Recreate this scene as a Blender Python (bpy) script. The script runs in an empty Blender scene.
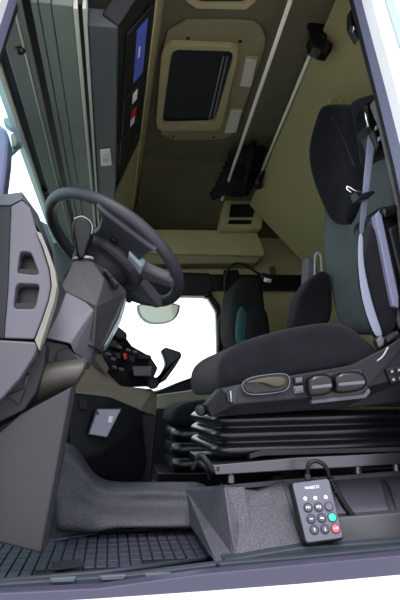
import bpy, bmesh, math, random
from mathutils import Vector as V, Matrix
random.seed(7)
SC = bpy.context.scene
COL = SC.collection
# ------------------------------------------------------------------ camera
F = 583.0
YAW, PITCH = math.radians(8.6), math.radians(9.7)
CAM = V((0, -1.2, 0.37))
FW = V((math.sin(YAW)*math.cos(PITCH), math.cos(YAW)*math.cos(PITCH), math.sin(PITCH)))
RT = V((math.cos(YAW), -math.sin(YAW), 0))
UP = RT.cross(FW)
cd = bpy.data.cameras.new('camera')
cd.sensor_fit = 'VERTICAL'; cd.sensor_height = 36.0; cd.lens = 36.0*F/600.0
cd.clip_start = 0.02; cd.clip_end = 500
cam = bpy.data.objects.new('camera', cd)
M = Matrix((RT, UP, -FW)).transposed().to_4x4(); M.translation = CAM
cam.matrix_world = M
COL.objects.link(cam); SC.camera = cam
# ------------------------------------------------------------------ world, sun, exposure
w = bpy.data.worlds.new('overcast_sky'); SC.world = w; w.use_nodes = True
wn = w.node_tree.nodes; wl = w.node_tree.links
bg = wn['Background']
tc = wn.new('ShaderNodeTexCoord'); sp = wn.new('ShaderNodeSeparateXYZ'); cr = wn.new('ShaderNodeValToRGB')
wl.new(tc.outputs['Generated'], sp.inputs[0]); wl.new(sp.outputs['Z'], cr.inputs[0]); wl.new(cr.outputs[0], bg.inputs['Color'])
cr.color_ramp.elements[0].position = 0.0; cr.color_ramp.elements[0].color = (0.94, 0.97, 1.0, 1)
cr.color_ramp.elements[1].position = 0.7; cr.color_ramp.elements[1].color = (0.80, 0.86, 1.0, 1)
bg.inputs['Strength'].default_value = 1.9
sd = bpy.data.lights.new('sun', 'SUN'); sd.energy = 2.2; sd.angle = math.radians(25); sd.color = (1, .97, .93)
sun = bpy.data.objects.new('sun', sd); COL.objects.link(sun)
sun.rotation_euler = V((0.12, 0.50, -0.86)).to_track_quat('-Z', 'Y').to_euler()
SC.view_settings.view_transform = 'Standard'; SC.view_settings.look = 'None'
SC.view_settings.exposure = 0.5; SC.view_settings.gamma = 1.0; SC.view_settings.use_curve_mapping = False
# ------------------------------------------------------------------ pixel helpers (used once, to place things at their own depth)
def ray(px, py): return FW + RT*((px-200)/F) + UP*((300-py)/F)
def at(px, py, Y):
    d = ray(px, py); return CAM + d*((Y-CAM.y)/d.y)
def atz(px, py, z):
    d = ray(px, py); return CAM + d*((z-CAM.z)/d.z)
def atx(px, py, x):
    d = ray(px, py); return CAM + d*((x-CAM.x)/d.x)
# ------------------------------------------------------------------ materials
def lin(c):
    c = c/255.0
    return c/12.92 if c <= .04045 else ((c+.055)/1.055)**2.4
MATS = {}
def mat(name, rgb, rough=.6, spec=.4, metal=0., bump=0., bscale=300., var=0., vscale=8., sheen=0., coat=0., speck=None, emit=0.):
    m = bpy.data.materials.new(name); m.use_nodes = True
    nt = m.node_tree; n = nt.nodes; l = nt.links; p = n['Principled BSDF']
    c = (lin(rgb[0]), lin(rgb[1]), lin(rgb[2]), 1)
    p.inputs['Base Color'].default_value = c
    p.inputs['Roughness'].default_value = rough; p.inputs['Metallic'].default_value = metal
    p.inputs['Specular IOR Level'].default_value = spec
    if sheen: p.inputs['Sheen Weight'].default_value = sheen; p.inputs['Sheen Roughness'].default_value = .45
    if coat: p.inputs['Coat Weight'].default_value = coat; p.inputs['Coat Roughness'].default_value = .08
    t = n.new('ShaderNodeTexCoord')
    if var or speck:
        nz = n.new('ShaderNodeTexNoise'); nz.inputs['Scale'].default_value = vscale; nz.inputs['Detail'].default_value = 4
        l.new(t.outputs['Object'], nz.inputs['Vector'])
        r = n.new('ShaderNodeValToRGB')
        if speck:
            r.color_ramp.elements[0].position = .47; r.color_ramp.elements[1].position = .6
            r.color_ramp.elements[0].color = c
            r.color_ramp.elements[1].color = (lin(speck[0]), lin(speck[1]), lin(speck[2]), 1)
        else:
            r.color_ramp.elements[0].position = .3; r.color_ramp.elements[1].position = .7
            r.color_ramp.elements[0].color = tuple(x*(1-var) for x in c[:3])+(1,)
            r.color_ramp.elements[1].color = tuple(x*(1+var) for x in c[:3])+(1,)
        l.new(nz.outputs['Fac'], r.inputs[0]); l.new(r.outputs[0], p.inputs['Base Color'])
    if bump:
        nb = n.new('ShaderNodeTexNoise'); nb.inputs['Scale'].default_value = bscale; nb.inputs['Detail'].default_value = 3
        l.new(t.outputs['Object'], nb.inputs['Vector'])
        b = n.new('ShaderNodeBump'); b.inputs['Strength'].default_value = bump; b.inputs['Distance'].default_value = .002
        l.new(nb.outputs['Fac'], b.inputs['Height']); l.new(b.outputs[0], p.inputs['Normal'])
    if emit:
        p.inputs['Emission Color'].default_value = c; p.inputs['Emission Strength'].default_value = emit
    MATS[name] = m
    return m
def glass(name, tint, refl=.06):
    m = bpy.data.materials.new(name); m.use_nodes = True
    n = m.node_tree.nodes; l = m.node_tree.links
    for x in list(n): n.remove(x)
    o = n.new('ShaderNodeOutputMaterial'); t = n.new('ShaderNodeBsdfTransparent'); g = n.new('ShaderNodeBsdfGlossy'); mx = n.new('ShaderNodeMixShader')
    t.inputs[0].default_value = (*tint, 1); g.inputs['Roughness'].default_value = .02; mx.inputs[0].default_value = refl
    l.new(t.outputs[0], mx.inputs[1]); l.new(g.outputs[0], mx.inputs[2]); l.new(mx.outputs[0], o.inputs[0])
    MATS[name] = m
mat('white_paint', (236, 237, 238), .3, .5, coat=.4)
mat('jamb_paint', (112, 112, 136), .4, .4)
mat('sill_paint', (62, 60, 78), .4, .4)
mat('sill_plastic', (46, 52, 60), .5, .4, bump=.2)
mat('sill_clip', (86, 93, 100), .45, .4)
mat('bellows_rubber', (14, 14, 17), .3, .5)
mat('wheel_grey', (50, 50, 57), .5, .4, bump=.2, bscale=900)
mat('warm_grey', (70, 66, 62), .5, .4, bump=.2, bscale=900)
mat('tray_grey_lifted', (126, 122, 136), .5, .4)  # paler than the plinth plastics, lightens the shaded tray back by colour
mat('rubber', (22, 24, 26), .6, .3)
mat('black_plastic', (14, 14, 17), .45, .3, bump=.15, bscale=700)
mat('gloss_black', (12, 12, 15), .32, .4)
mat('dark_plastic', (32, 31, 35), .55, .25, bump=.25, bscale=900)
mat('console_plastic', (23, 23, 28), .5, .25, bump=.25, bscale=900)
mat('graphite', (46, 44, 48), .55, .4, bump=.25, bscale=900)
mat('grey_plastic', (88, 86, 95), .55, .4, bump=.2, bscale=900)
mat('grey_plastic_two', (76, 74, 82), .5, .4, bump=.2, bscale=900)
mat('light_trim', (124, 120, 112), .5, .4)
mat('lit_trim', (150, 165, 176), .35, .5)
mat('beige', (176, 164, 122), .65, .3, bump=.2, bscale=500, var=.05)
mat('beige_light', (152, 141, 98), .65, .3, bump=.2, bscale=500)
mat('beige_dark', (140, 130, 98), .65, .3, bump=.2, bscale=500, var=.05)
mat('beige_floor', (146, 139, 124), .6, .3, bump=.2, bscale=500)
mat('ceiling_felt', (106, 100, 79), .9, .1, bump=.3, bscale=500, var=.06)
mat('header_grey', (100, 106, 98), .55, .35, bump=.2, bscale=800, var=.04)
mat('header_dark', (62, 66, 68), .55, .35, bump=.2, bscale=800)
mat('pale_strip', (172, 174, 158), .5, .4)
mat('aluminium', (225, 225, 205), .45, .4)
mat('steel', (88, 86, 92), .3, .5, metal=.85)
mat('chrome', (225, 225, 230), .12, .5, metal=1.)
mat('velour', (24, 23, 28), .95, .1, bump=.2, bscale=500, var=.25, vscale=14, sheen=.06)
mat('seat_grey', (76, 83, 84), .95, .1, bump=.2, bscale=500, var=.08, vscale=30, sheen=.03)
mat('belt_web', (118, 122, 140), .6, .3, bump=.3, bscale=900)
mat('speckled', (62, 61, 68), .6, .35, bump=.7, bscale=260, speck=(82, 81, 90), vscale=330)
mat('mat_rubber', (47, 48, 61), .5, .45, bump=.15, bscale=400)
mat('mat_groove', (22, 23, 30), .6, .3)
mat('panel_metal', (82, 80, 84), .35, .5, metal=.25, bump=.1, bscale=700)
mat('bronze', (62, 56, 42), .35, .5, metal=.35)
mat('handset_face', (86, 85, 96), .5, .4)
mat('key_grey', (66, 66, 76), .5, .4)
mat('key_green', (52, 200, 160), .5, .4)
mat('key_red', (226, 92, 98), .5, .4)
mat('white_mark', (232, 232, 236), .5, .4)
mat('grey_mark', (150, 150, 160), .5, .4)
mat('red', (190, 30, 35), .5, .4)
mat('red_brown', (110, 60, 48), .5, .4)
mat('screen_blue', (62, 76, 150), .4, .4, emit=.12)
mat('screen_pale', (190, 190, 188), .4, .4, emit=.12)
mat('lamp_lens', (205, 200, 188), .4, .4)
mat('blind', (32, 34, 38), .7, .2, bump=.2)
mat('blind_line', (120, 122, 120), .5, .4)
mat('curtain', (34, 34, 34), .95, .1, bump=.3)
mat('highlight_teal', (52, 78, 78), .9, .1, bump=.3)
mat('cord', (190, 170, 80), .7, .2)
mat('card', (150, 150, 165), .4, .4)
mat('mirror_housing', (120, 118, 150), .4, .4)
mat('arm_green', (110, 140, 140), .5, .4)
mat('mirror_glass', (215, 222, 215), .15, .5)
mat('asphalt', (185, 184, 180), .9, .2, bump=.5, bscale=20, var=.1, vscale=2)
mat('pillar_trim', (92, 84, 84), .5, .4, bump=.2)
glass('windscreen_glass', (.86, .97, .97))
glass('door_glass', (.95, .99, .98), .04)
# ------------------------------------------------------------------ object helpers
def wpos(o):
    p = V((0, 0, 0))
    while o: p = p + o.location; o = o.parent
    return p
def link(name, bm, m, parent=None, smooth=False, bevel=0, bseg=2, subdiv=0, ang=35):
    bmesh.ops.recalc_face_normals(bm, faces=bm.faces)
    me = bpy.data.meshes.new(name); bm.to_mesh(me); bm.free()
    for x in (m if isinstance(m, (list, tuple)) else [m]): me.materials.append(MATS[x])
    o = bpy.data.objects.new(name, me); COL.objects.link(o)
    if parent is not None:
        p = wpos(parent); o.parent = parent; o.location = -p
    if smooth:
        for p in me.polygons: p.use_smooth = True
    if bevel:
        b = o.modifiers.new('bevel', 'BEVEL'); b.width = bevel; b.segments = bseg; b.limit_method = 'ANGLE'; b.angle_limit = math.radians(ang); b.harden_normals = False
    if subdiv:
        s = o.modifiers.new('sub', 'SUBSURF'); s.levels = subdiv; s.render_levels = subdiv
    return o
def tag(o, label, cat, group=None):
    o['label'] = label; o['category'] = cat
    if group: o['group'] = group
    return o
def struct(o): o['kind'] = 'structure'; return o
def thing(name, loc, label, cat, group=None):
    o = bpy.data.objects.new(name, None); COL.objects.link(o); o.location = loc; o.empty_display_size = .05
    return tag(o, label, cat, group)
def addprism(bm, pts, vec):
    vec = V(vec); a = [bm.verts.new(p) for p in pts]; b = [bm.verts.new(V(p)+vec) for p in pts]
    n = len(pts); bm.faces.new(a); bm.faces.new(b[::-1])
    for i in range(n):
        j = (i+1) % n; bm.faces.new((a[j], a[i], b[i], b[j]))
def prism(name, pts, vec, m, parent=None, **k):
    bm = bmesh.new(); addprism(bm, pts, vec); return link(name, bm, m, parent, **k)
def slab(name, px, Y0, Y1, m, parent=None, **k):
    return prism(name, [at(x, y, Y0) for x, y in px], (0, Y1-Y0, 0), m, parent, **k)
def addbox(bm, lo, hi):
    x0, y0, z0 = lo; x1, y1, z1 = hi
    addprism(bm, [V((x0, y0, z0)), V((x1, y0, z0)), V((x1, y1, z0)), V((x0, y1, z0))], (0, 0, z1-z0))
def box(name, lo, hi, m, parent=None, **k):
    bm = bmesh.new(); addbox(bm, lo, hi); return link(name, bm, m, parent, **k)
def facet(name, verts, faces, vec, m, parent=None, **k):
    """front facets given as (px, py, Y) vertices, closed by a back copy moved by vec"""
    P = [at(*v) for v in verts]; vec = V(vec); n = len(P)
    bm = bmesh.new(); a = [bm.verts.new(p) for p in P]; b = [bm.verts.new(p+vec) for p in P]
    cnt = {}
    for f in faces:
        for i in range(len(f)):
            e = (f[i], f[(i+1) % len(f)]); key = tuple(sorted(e)); cnt.setdefault(key, []).append(e)
    for f in faces:
        bm.faces.new([a[i] for i in f]); bm.faces.new([b[i] for i in f][::-1])
    for key, es in cnt.items():
        if len(es) == 1:
            i, j = es[0]; bm.faces.new((a[j], a[i], b[i], b[j]))
    for v in [v for v in bm.verts if not v.link_faces]: bm.verts.remove(v)
    return link(name, bm, m, parent, **k)
def smoothloop(P, it=1):
    for _ in range(it):
        Q = []
        for i in range(len(P)):
            a, b = P[i], P[(i+1) % len(P)]
            Q += [a*.75+b*.25, a*.25+b*.75]
        P = Q
    return P
def puff(name, px, Y0, Y1, r, m, parent=None, seg=5, round_it=2, shift=None, **k):
    """cushion: outline traced at the near side Y0, swept to Y1 with rounded ends"""
    P = smoothloop([at(x, y, Y0) for x, y in px], round_it)
    c = sum(P, V((0, 0, 0)))/len(P); n = len(P)
    hx = (max(p.x for p in P)-min(p.x for p in P))/2; hz_ = (max(p.z for p in P)-min(p.z for p in P))/2
    front = [(Y0+r*(1-math.cos(math.pi/2*i/seg)), r*(1-math.sin(math.pi/2*i/seg))) for i in range(seg+1)]
    back = [(Y1-(y-Y0), d) for y, d in front][::-1]
    bm = bmesh.new(); rings = []
    for y, d in front+back:
        u = (y-Y0)/(Y1-Y0); sh = shift(u) if shift else V((0, 0, 0))
        rings.append([bm.verts.new(V((c.x+(P[i].x-c.x)*(1-d/hx), y, c.z+(P[i].z-c.z)*(1-d/hz_)))+sh) for i in range(n)])
    for A, B in zip(rings, rings[1:]):
        for i in range(n):
            j = (i+1) % n; bm.faces.new((A[i], A[j], B[j], B[i]))
    bm.faces.new(rings[0][::-1]); bm.faces.new(rings[-1])
    return link(name, bm, m, parent, smooth=True, **k)
def addtube(bm, P, r, seg=8, closed=False, sx=1.0):
    P = [V(p) for p in P]; n = len(P)
    T = []
    for i in range(n):
        a = P[i-1] if (i > 0 or closed) else P[i]; b = P[(i+1) % n] if (i < n-1 or closed) else P[i]
        T.append((b-a).normalized())
    ref = V((0, 0, 1)) if abs(T[0].z) < .9 else V((1, 0, 0))
    u = T[0].cross(ref).normalized(); rings = []
    for i in range(n):
        u = (u-T[i]*u.dot(T[i])).normalized(); v = T[i].cross(u)
        rr = r[i] if isinstance(r, (list, tuple)) else r
        rings.append([bm.verts.new(P[i]+u*(rr*sx*math.cos(2*math.pi*k/seg))+v*(rr*math.sin(2*math.pi*k/seg))) for k in range(seg)])
    for i in range(n if closed else n-1):
        A, B = rings[i], rings[(i+1) % n]
        for k in range(seg): bm.faces.new((A[k], A[(k+1) % seg], B[(k+1) % seg], B[k]))
    if not closed: bm.faces.new(rings[0][::-1]); bm.faces.new(rings[-1])
def spline(P, n=6):
    P = [V(p) for p in P]; Q = []
    for i in range(len(P)-1):
        a = P[i-1] if i > 0 else P[i]*2-P[i+1]; b, c = P[i], P[i+1]; d = P[i+2] if i+2 < len(P) else P[i+1]*2-P[i]
        for k in range(n):
            t = k/n; Q.append(.5*((2*b)+(c-a)*t+(2*a-5*b+4*c-d)*t*t+(3*b-a-3*c+d)*t**3))
    return Q+[P[-1]]
def tube(name, P, r, m, parent=None, seg=8, closed=False, sx=1.0, **k):
    bm = bmesh.new(); addtube(bm, P, r, seg, closed, sx); return link(name, bm, m, parent, smooth=True, **k)
def lathe(name, c, axis, prof, m, parent=None, seg=20, **k):
    """profile (radius, height along axis) from c"""
    c = V(c); z = V(axis).normalized(); x = z.orthogonal().normalized(); y = z.cross(x)
    bm = bmesh.new(); rings = []
    for r, h in prof:
        rings.append([bm.verts.new(c+z*h+(x*math.cos(2*math.pi*i/seg)+y*math.sin(2*math.pi*i/seg))*max(r, 1e-4)) for i in range(seg)])
    for A, B in zip(rings, rings[1:]):
        for i in range(seg): bm.faces.new((A[i], A[(i+1) % seg], B[(i+1) % seg], B[i]))
    bm.faces.new(rings[0][::-1]); bm.faces.new(rings[-1])
    return link(name, bm, m, parent, smooth=k.pop('smooth', False), **k)
def grid(name, rows, vec, m, parent=None, subdiv=2, **k):
    """surface through rows of 3D points, closed by a back moved by vec (or per-row vectors)"""
    bm = bmesh.new(); nr = len(rows); nc = len(rows[0])
    A = [[bm.verts.new(p) for p in r] for r in rows]
    vs = vec if isinstance(vec, list) else [vec]*nr
    B = [[bm.verts.new(V(p)+V(vs[i])) for p in r] for i, r in enumerate(rows)]
    for i in range(nr-1):
        for j in range(nc-1):
            bm.faces.new((A[i][j], A[i][j+1], A[i+1][j+1], A[i+1][j]))
            bm.faces.new((B[i][j], B[i+1][j], B[i+1][j+1], B[i][j+1]))
    for i in range(nr-1):
        bm.faces.new((A[i][0], A[i+1][0], B[i+1][0], B[i][0])); bm.faces.new((A[i][-1], B[i][-1], B[i+1][-1], A[i+1][-1]))
    for j in range(nc-1):
        bm.faces.new((A[0][j], B[0][j], B[0][j+1], A[0][j+1])); bm.faces.new((A[-1][j], A[-1][j+1], B[-1][j+1], B[-1][j]))
    return link(name, bm, m, parent, smooth=True, subdiv=subdiv, **k)
def holed(name, outline, holes, vec, m, parent=None, wall=True, **k):
    """flat panel with openings, 3D loops, thickness vec"""
    bm = bmesh.new(); vec = V(vec)
    loops = [[bm.verts.new(p) for p in L] for L in [outline]+holes]
    es = []
    for L in loops:
        for i in range(len(L)): es.append(bm.edges.new((L[i], L[(i+1) % len(L)])))
    bmesh.ops.triangle_fill(bm, edges=es, use_beauty=True)
    r = bmesh.ops.extrude_face_region(bm, geom=list(bm.faces))
    bmesh.ops.translate(bm, verts=[g for g in r['geom'] if isinstance(g, bmesh.types.BMVert)], vec=vec)
    return link(name, bm, m, parent, **k)
def text(name, s, size, origin, ex, ey, m, parent, depth=.0006):
    cu = bpy.data.curves.new(name, 'FONT'); cu.body = s; cu.size = size; cu.align_x = 'CENTER'; cu.align_y = 'CENTER'; cu.extrude = depth
    t = bpy.data.objects.new('tmp', cu); COL.objects.link(t)
    me = bpy.data.meshes.new_from_object(t.evaluated_get(bpy.context.evaluated_depsgraph_get()))
    bpy.data.objects.remove(t)
    ex = V(ex).normalized(); ey = V(ey); ey = (ey-ex*ey.dot(ex)).normalized(); ez = ex.cross(ey)
    for v in me.vertices: v.co = V(origin)+ex*v.co.x+ey*v.co.y+ez*v.co.z
    me.materials.clear(); me.materials.append(MATS[m])
    o = bpy.data.objects.new(name, me); COL.objects.link(o)
    if parent is not None: o.location = -wpos(parent); o.parent = parent
    return o
def rquad(pts, k=.2):
    """cut the corners of a 3D loop"""
    Q = []
    n = len(pts)
    for i in range(n):
        a, b, c = V(pts[i-1]), V(pts[i]), V(pts[(i+1) % n])
        p, q = b.lerp(a, k), b.lerp(c, k); mid = (p+q)*.25+b*.5
        Q += [p, mid, q]
    return Q
def pl(px, Y): return [at(x, y, Y) for x, y in px]
def X115(px): return atz(px, 100, 1.26).x

# ================================================================== SETTING
bm = bmesh.new(); addbox(bm, (-40, -40, -1.5), (40, 40, -1.45)); struct(link('ground', bm, 'asphalt'))
struct(box('floor', (-.85, .0, -.07), (1.34, 2.3, -.012), 'dark_plastic'))
CZ = 1.62
# ceiling: flat part, slope down to the passenger side
bm = bmesh.new()
addbox(bm, (.13, -.02, CZ), (1.34, 1.70, CZ+.03))
addprism(bm, [V((.13, 1.70, CZ)), V((1.34, 1.70, CZ)), V((1.34, 2.28, 1.36)), V((.13, 2.28, 1.36))], (0, .01, .03))
struct(link('ceiling', bm, 'ceiling_felt'))
# passenger side wall with window opening
WY = 2.25
hole = rquad(pl([(60, 297), (207, 297), (216, 312), (217, 372), (190, 381), (150, 392), (60, 395)], WY), .12)
out = [V((-.85, WY, -.05)), V((1.34, WY, -.05)), V((1.34, WY, 1.40)), V((-.02, WY, 1.40)), V((-.3, WY, 1.26)), V((-.85, WY, .6))]
struct(holed('wall_passenger', out, [hole], (0, .04, 0), 'beige'))
ho = rquad(pl([(58, 290), (209, 290), (221, 306), (223, 378), (192, 389), (150, 399), (58, 402)], WY-.02), .12)
struct(holed('trim_1', ho, [[p+V((0, -.02, 0)) for p in hole]], (0, .02, 0), 'rubber', bevel=.005))
struct(prism('window_2', [p+V((0, .02, 0)) for p in hole], (0, .004, 0), 'door_glass'))
struct(box('wall_rear', (1.30, .0, -.05), (1.34, 2.29, CZ), 'beige'))
# front wall under the windscreen
struct(box('wall_front', (-.87, .0, -.05), (-.83, 2.29, .56), 'dark_plastic'))
struct(slab('trim_6', [(30, 215), (84, 244), (84, 300), (66, 300), (60, 402), (-60, 402)], WY-.03, WY-.002, 'header_dark', bevel=.004))
struct(slab('trim_7', [(-80, 384), (84, 384), (96, 500), (-80, 520)], 1.30, 1.33, 'dark_plastic'))
# windscreen: from the header front edge down to the cowl
XH = X115(9)
struct(prism('window_1', [V((XH-.005, .02, 1.28)), V((XH-.005, 2.28, 1.28)), V((-.86, 2.28, .56)), V((-.86, .02, .56))], (-.004, 0, -.002), 'windscreen_glass'))
# roof skin above the header
bm = bmesh.new()
addbox(bm, (XH-.03, -.03, 1.70), (1.40, 2.33, 1.73)); addbox(bm, (XH-.03, -.03, 1.28), (XH, 2.33, 1.70)); addbox(bm, (1.36, -.03, -.9), (1.40, 2.33, 1.70)); addbox(bm, (XH-.03, 2.30, 1.30), (1.40, 2.33, 1.70))
struct(link('roof', bm, 'white_paint'))
# door frame of the driver side: painted outer skin, jamb, seal
hA = [(361, -2), (352, -24), (330, -40), (60, -50), (28, -28), (9, -2), (-8, 48), (-26, 125), (-40, 215), (-46, 400), (-46, 580), (-20, 599), (90, 593), (200, 585.5), (300, 578), (400, 569), (425, 556), (432, 330), (420, 240), (405, 165), (388, 98)]
hB = [(353, -2), (345, -20), (328, -32), (64, -42), (34, -24), (18, -2), (-1, 58), (-20, 130), (-30, 215), (-36, 400), (-36, 572), (-16, 590), (100, 590), (200, 576), (300, 566), (400, 557), (414, 545), (420, 330), (410, 240), (394, 165), (378, 98)]
OUT = [V((-1.1, -.05, -.9)), V((1.39, -.05, -.9)), V((1.39, -.05, 1.72)), V((-.26, -.05, 1.72)), V((-.32, -.05, 1.3)), V((-.9, -.05, .6)), V((-1.1, -.05, .5))]
struct(holed('wall_driver', OUT, [[p+V((0, -.04, 0)) for p in pl(hA, -.01)]], (0, .04, 0), 'white_paint'))
OUTB = [p+V((0, .04, 0)) for p in OUT]
def sc(px, k): return [(200+(x-200)*k, 300+(y-300)*k) for x, y in px]
struct(holed('trim_2', pl(sc(hA, 1.15), -.01), [[p+V((0, -.05, 0)) for p in pl(hB, .04)]], (0, .05, 0), 'jamb_paint'))
hC = [(x-(4 if x > 330 else 0)+(3 if x < 60 else 0), y+(3 if y < 0 else 0)) for x, y in hB]
struct(holed('trim_3', pl(sc(hA, 1.15), .04), [[p+V((0, -.025, 0)) for p in pl(hC, .065)]], (0, .025, 0), 'rubber'))
# gutter line on the outer skin
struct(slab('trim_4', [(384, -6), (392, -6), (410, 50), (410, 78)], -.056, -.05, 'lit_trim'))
# pillar lining behind the seat
struct(slab('trim_5', [(376, 95), (386, 120), (404, 200), (420, 330), (430, 420), (470, 420), (470, 95)], .07, .12, 'pillar_trim', bevel=.01))

# ================================================================== OVERHEAD CONSOLE (header shelf)
hd = thing('overhead_console', (X115(60), .6, 1.260), 'long grey green overhead stowage console running across the cab above the windscreen', 'overhead console')
Y0, Y1 = .035, 2.24
def strip(name, a, b, z0, z1, m, bevel=0, y0=Y0, y1=Y1): return box(name, (X115(a), y0, z0), (X115(b), y1, z1), m, hd, bevel=bevel)
strip('windscreen_trim', 8, 12.5, 1.255, 1.310, 'pale_strip', .002)
strip('windscreen_seal', 12.5, 21, 1.265, 1.310, 'rubber', .002)
strip('sun_visor', 21, 36, 1.258, 1.285, 'header_grey', .004)
strip('visor_edge', 36, 37.5, 1.256, 1.285, 'pale_strip')
strip('panel', 37.5, 43, 1.260, 1.310, 'header_grey', .002)
strip('rail_groove', 43, 50, 1.272, 1.310, 'black_plastic', 0, .0, 2.2)
strip('panel', 50, 55, 1.260, 1.310, 'header_grey', .002)
strip('panel', 55.6, 65, 1.262, 1.310, 'header_grey', .003)
strip('panel', 65.7, 82, 1.260, 1.310, 'header_grey', .003)
strip('edge_strip', 82, 85.5, 1.254, 1.310, 'pale_strip', .002)
strip('seal', 85.5, 89, 1.266, 1.310, 'rubber')
strip('edge_strip', 89, 92, 1.256, 1.310, 'pale_strip', .002)
strip('rear_panel', 92, 117, 1.260, 1.310, 'header_dark', .006, y0=.10)
# radio face slanting back and up
XR = X115(117)
f0, f1 = V((XR, 0, 1.262)), V((.092, 0, 1.40))
def FP(s, Y, off=0):
    d = f1-f0; nrm = V((d.z, 0, -d.x)).normalized()
    p = f0+d*s+nrm*off; return V((p.x, Y, p.z))
nrm = V(((f1-f0).z, 0, -(f1-f0).x)).normalized()
prism('radio_panel', [FP(0, .095), FP(1, .03), FP(1, 1.0), FP(0, 1.26)], -nrm*.05, 'black_plastic', hd, bevel=.004)
prism('bulkhead', [V((.094, .02, 1.40)), V((.094, 2.24, 1.40)), V((.135, 2.24, 1.61)), V((.135, .02, 1.61))], (-.03, 0, .0), 'beige', hd)
prism('lower_bulkhead', [FP(.02, 1.28), FP(.98, 1.02), FP(.98, 2.24), FP(.02, 2.24)], -nrm*.03, 'beige_light', hd)
p0 = [atz(100, 149, 1.259), atz(110, 148, 1.259), atz(112, 164, 1.259), atz(101, 165, 1.259)]
lt = prism('latch_plate', p0, (0, 0, -.006), 'lamp_lens', hd, bevel=.002)
c = sum(p0, V((0, 0, 0)))/4
box('latch_button', (c.x-.009, c.y-.02, 1.246), (c.x+.009, c.y+.02, 1.254), 'pale_strip', lt, bevel=.002)
# visor clips
for px, py in ((20, 52), (44, 192)):
    p = atz(px, py, 1.250)
    lathe('visor_clip', (p.x, p.y, 1.259), (0, 0, -1), [(.013, 0), (.014, .006), (.009, .014), (.004, .016)], 'gloss_black', hd, seg=14)
# units in the radio face
def unit(name, y0, y1, s0, s1, lab, cat, frame='black_plastic'):
    o = thing(name, FP((s0+s1)/2, (y0+y1)/2, .002), lab, cat)
    prism('body', [FP(s0, y0, .0005), FP(s1, y0, .0005), FP(s1, y1, .0005), FP(s0, y1, .0005)], nrm*.006, frame, o, bevel=.002)
    return o
def patch(name, o, y0, y1, s0, s1, m, off=.0066, t=.0015):
    return prism(name, [FP(s0, y0, off), FP(s1, y0, off), FP(s1, y1, off), FP(s0, y1, off)], nrm*t, m, o)
u1 = unit('display_unit', .16, .48, .18, .86, 'black overhead display with a lit blue screen, nearest of the units in the overhead console', 'display')
patch('screen', u1, .19, .45, .44, .72, 'screen_blue')
patch('status_line', u1, .28, .33, .52, .56, 'screen_pale', .0083, .0008)
u2 = unit('tachograph', .50, .76, .18, .86, 'black tachograph unit with pale slot and red label, behind the blue display', 'tachograph')
patch('display', u2, .52, .58, .46, .60, 'screen_pale')
patch('slot', u2, .59, .63, .44, .66, 'gloss_black')
patch('label', u2, .64, .69, .46, .62, 'red')
patch('label', u2, .69, .74, .44, .58, 'white_mark')
for k in range(4): patch('key', u2, .52+.055*k, .545+.055*k, .24, .32, 'dark_plastic')
u3 = unit('radio', .78, .98, .12, .86, 'black radio unit with rows of small buttons, deepest in the overhead console', 'radio')
for i in range(4):
    for j in range(2): patch('key', u3, .80+.04*i, .823+.04*i, .2+.2*j, .3+.2*j, 'dark_plastic')
lathe('knob', FP(.70, .88, .006), nrm, [(.011, 0), (.011, .012), (.008, .014)], 'dark_plastic', u3, seg=16)

# ================================================================== ROOF HATCH
hz = CZ-.03
def pz(px, z): return [atz(x, y, z) for x, y in px]
rh = thing('roof_hatch', atz(205, 85, CZ-.01), 'beige roof hatch frame with closed dark blind, set in the cab ceiling', 'roof hatch')
so = rquad(pz([(162, 21), (258, 21), (268, 42), (237, 128), (226, 140), (157, 140)], CZ-.012), .25)
si = rquad(pz([(163, 44), (240, 48), (219, 131), (156, 130)], CZ-.012), .12)
holed('surround', so, [si], (0, 0, .010), 'beige_dark', rh, bevel=.003)
fo = rquad(pz([(162, 44), (241, 47), (221, 131), (155, 131)], hz), .12)
fi = rquad(pz([(172, 50), (235, 52), (214, 124), (162, 125)], hz), .10)
holed('frame', fo, [fi], (0, 0, .02), 'beige', rh, bevel=.004)
prism('blind', rquad(pz([(168, 46), (238, 49), (217, 127), (159, 127)], CZ-.008), .1), (0, 0, .005), 'blind', rh)
for a, b in ((223, 208), (227, 212), (231, 216)):
    q = [atz(a, 56, CZ-.009), atz(a+1.3, 56, CZ-.009), atz(b+1.3, 121, CZ-.009), atz(b, 121, CZ-.009)]
    prism('blind_rail', q, (0, 0, -.004), 'blind_line' if a != 231 else 'gloss_black', rh)
for px, py in ((188, 38), (240, 41), (173, 136), (214, 137)):
    lathe('screw', atz(px, py, CZ-.011), (0, 0, -1), [(.008, 0), (.007, .004)], 'gloss_black', rh, seg=10)
for q, lab in (([(246, 57), (257, 58), (251, 85), (240, 84)], 'larger white lamp lens set in the ceiling beside the roof hatch'),
               ([(231, 109), (242, 109), (236, 131), (225, 131)], 'smaller white lamp lens nearer the passenger side of the roof hatch')):
    P = pz(q, CZ-.014); c = sum(P, V((0, 0, 0)))/4
    o = thing('ceiling_lamp', c, lab, 'ceiling lamp', 'ceiling lamps beside the roof hatch')
    prism('bezel', [c+(p-c)*1.12 for p in P], (0, 0, -.004), 'beige', o, bevel=.002)
    prism('lens', [p+V((0, 0, -.0045)) for p in P], (0, 0, -.006), 'lamp_lens', o, bevel=.002)
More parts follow.
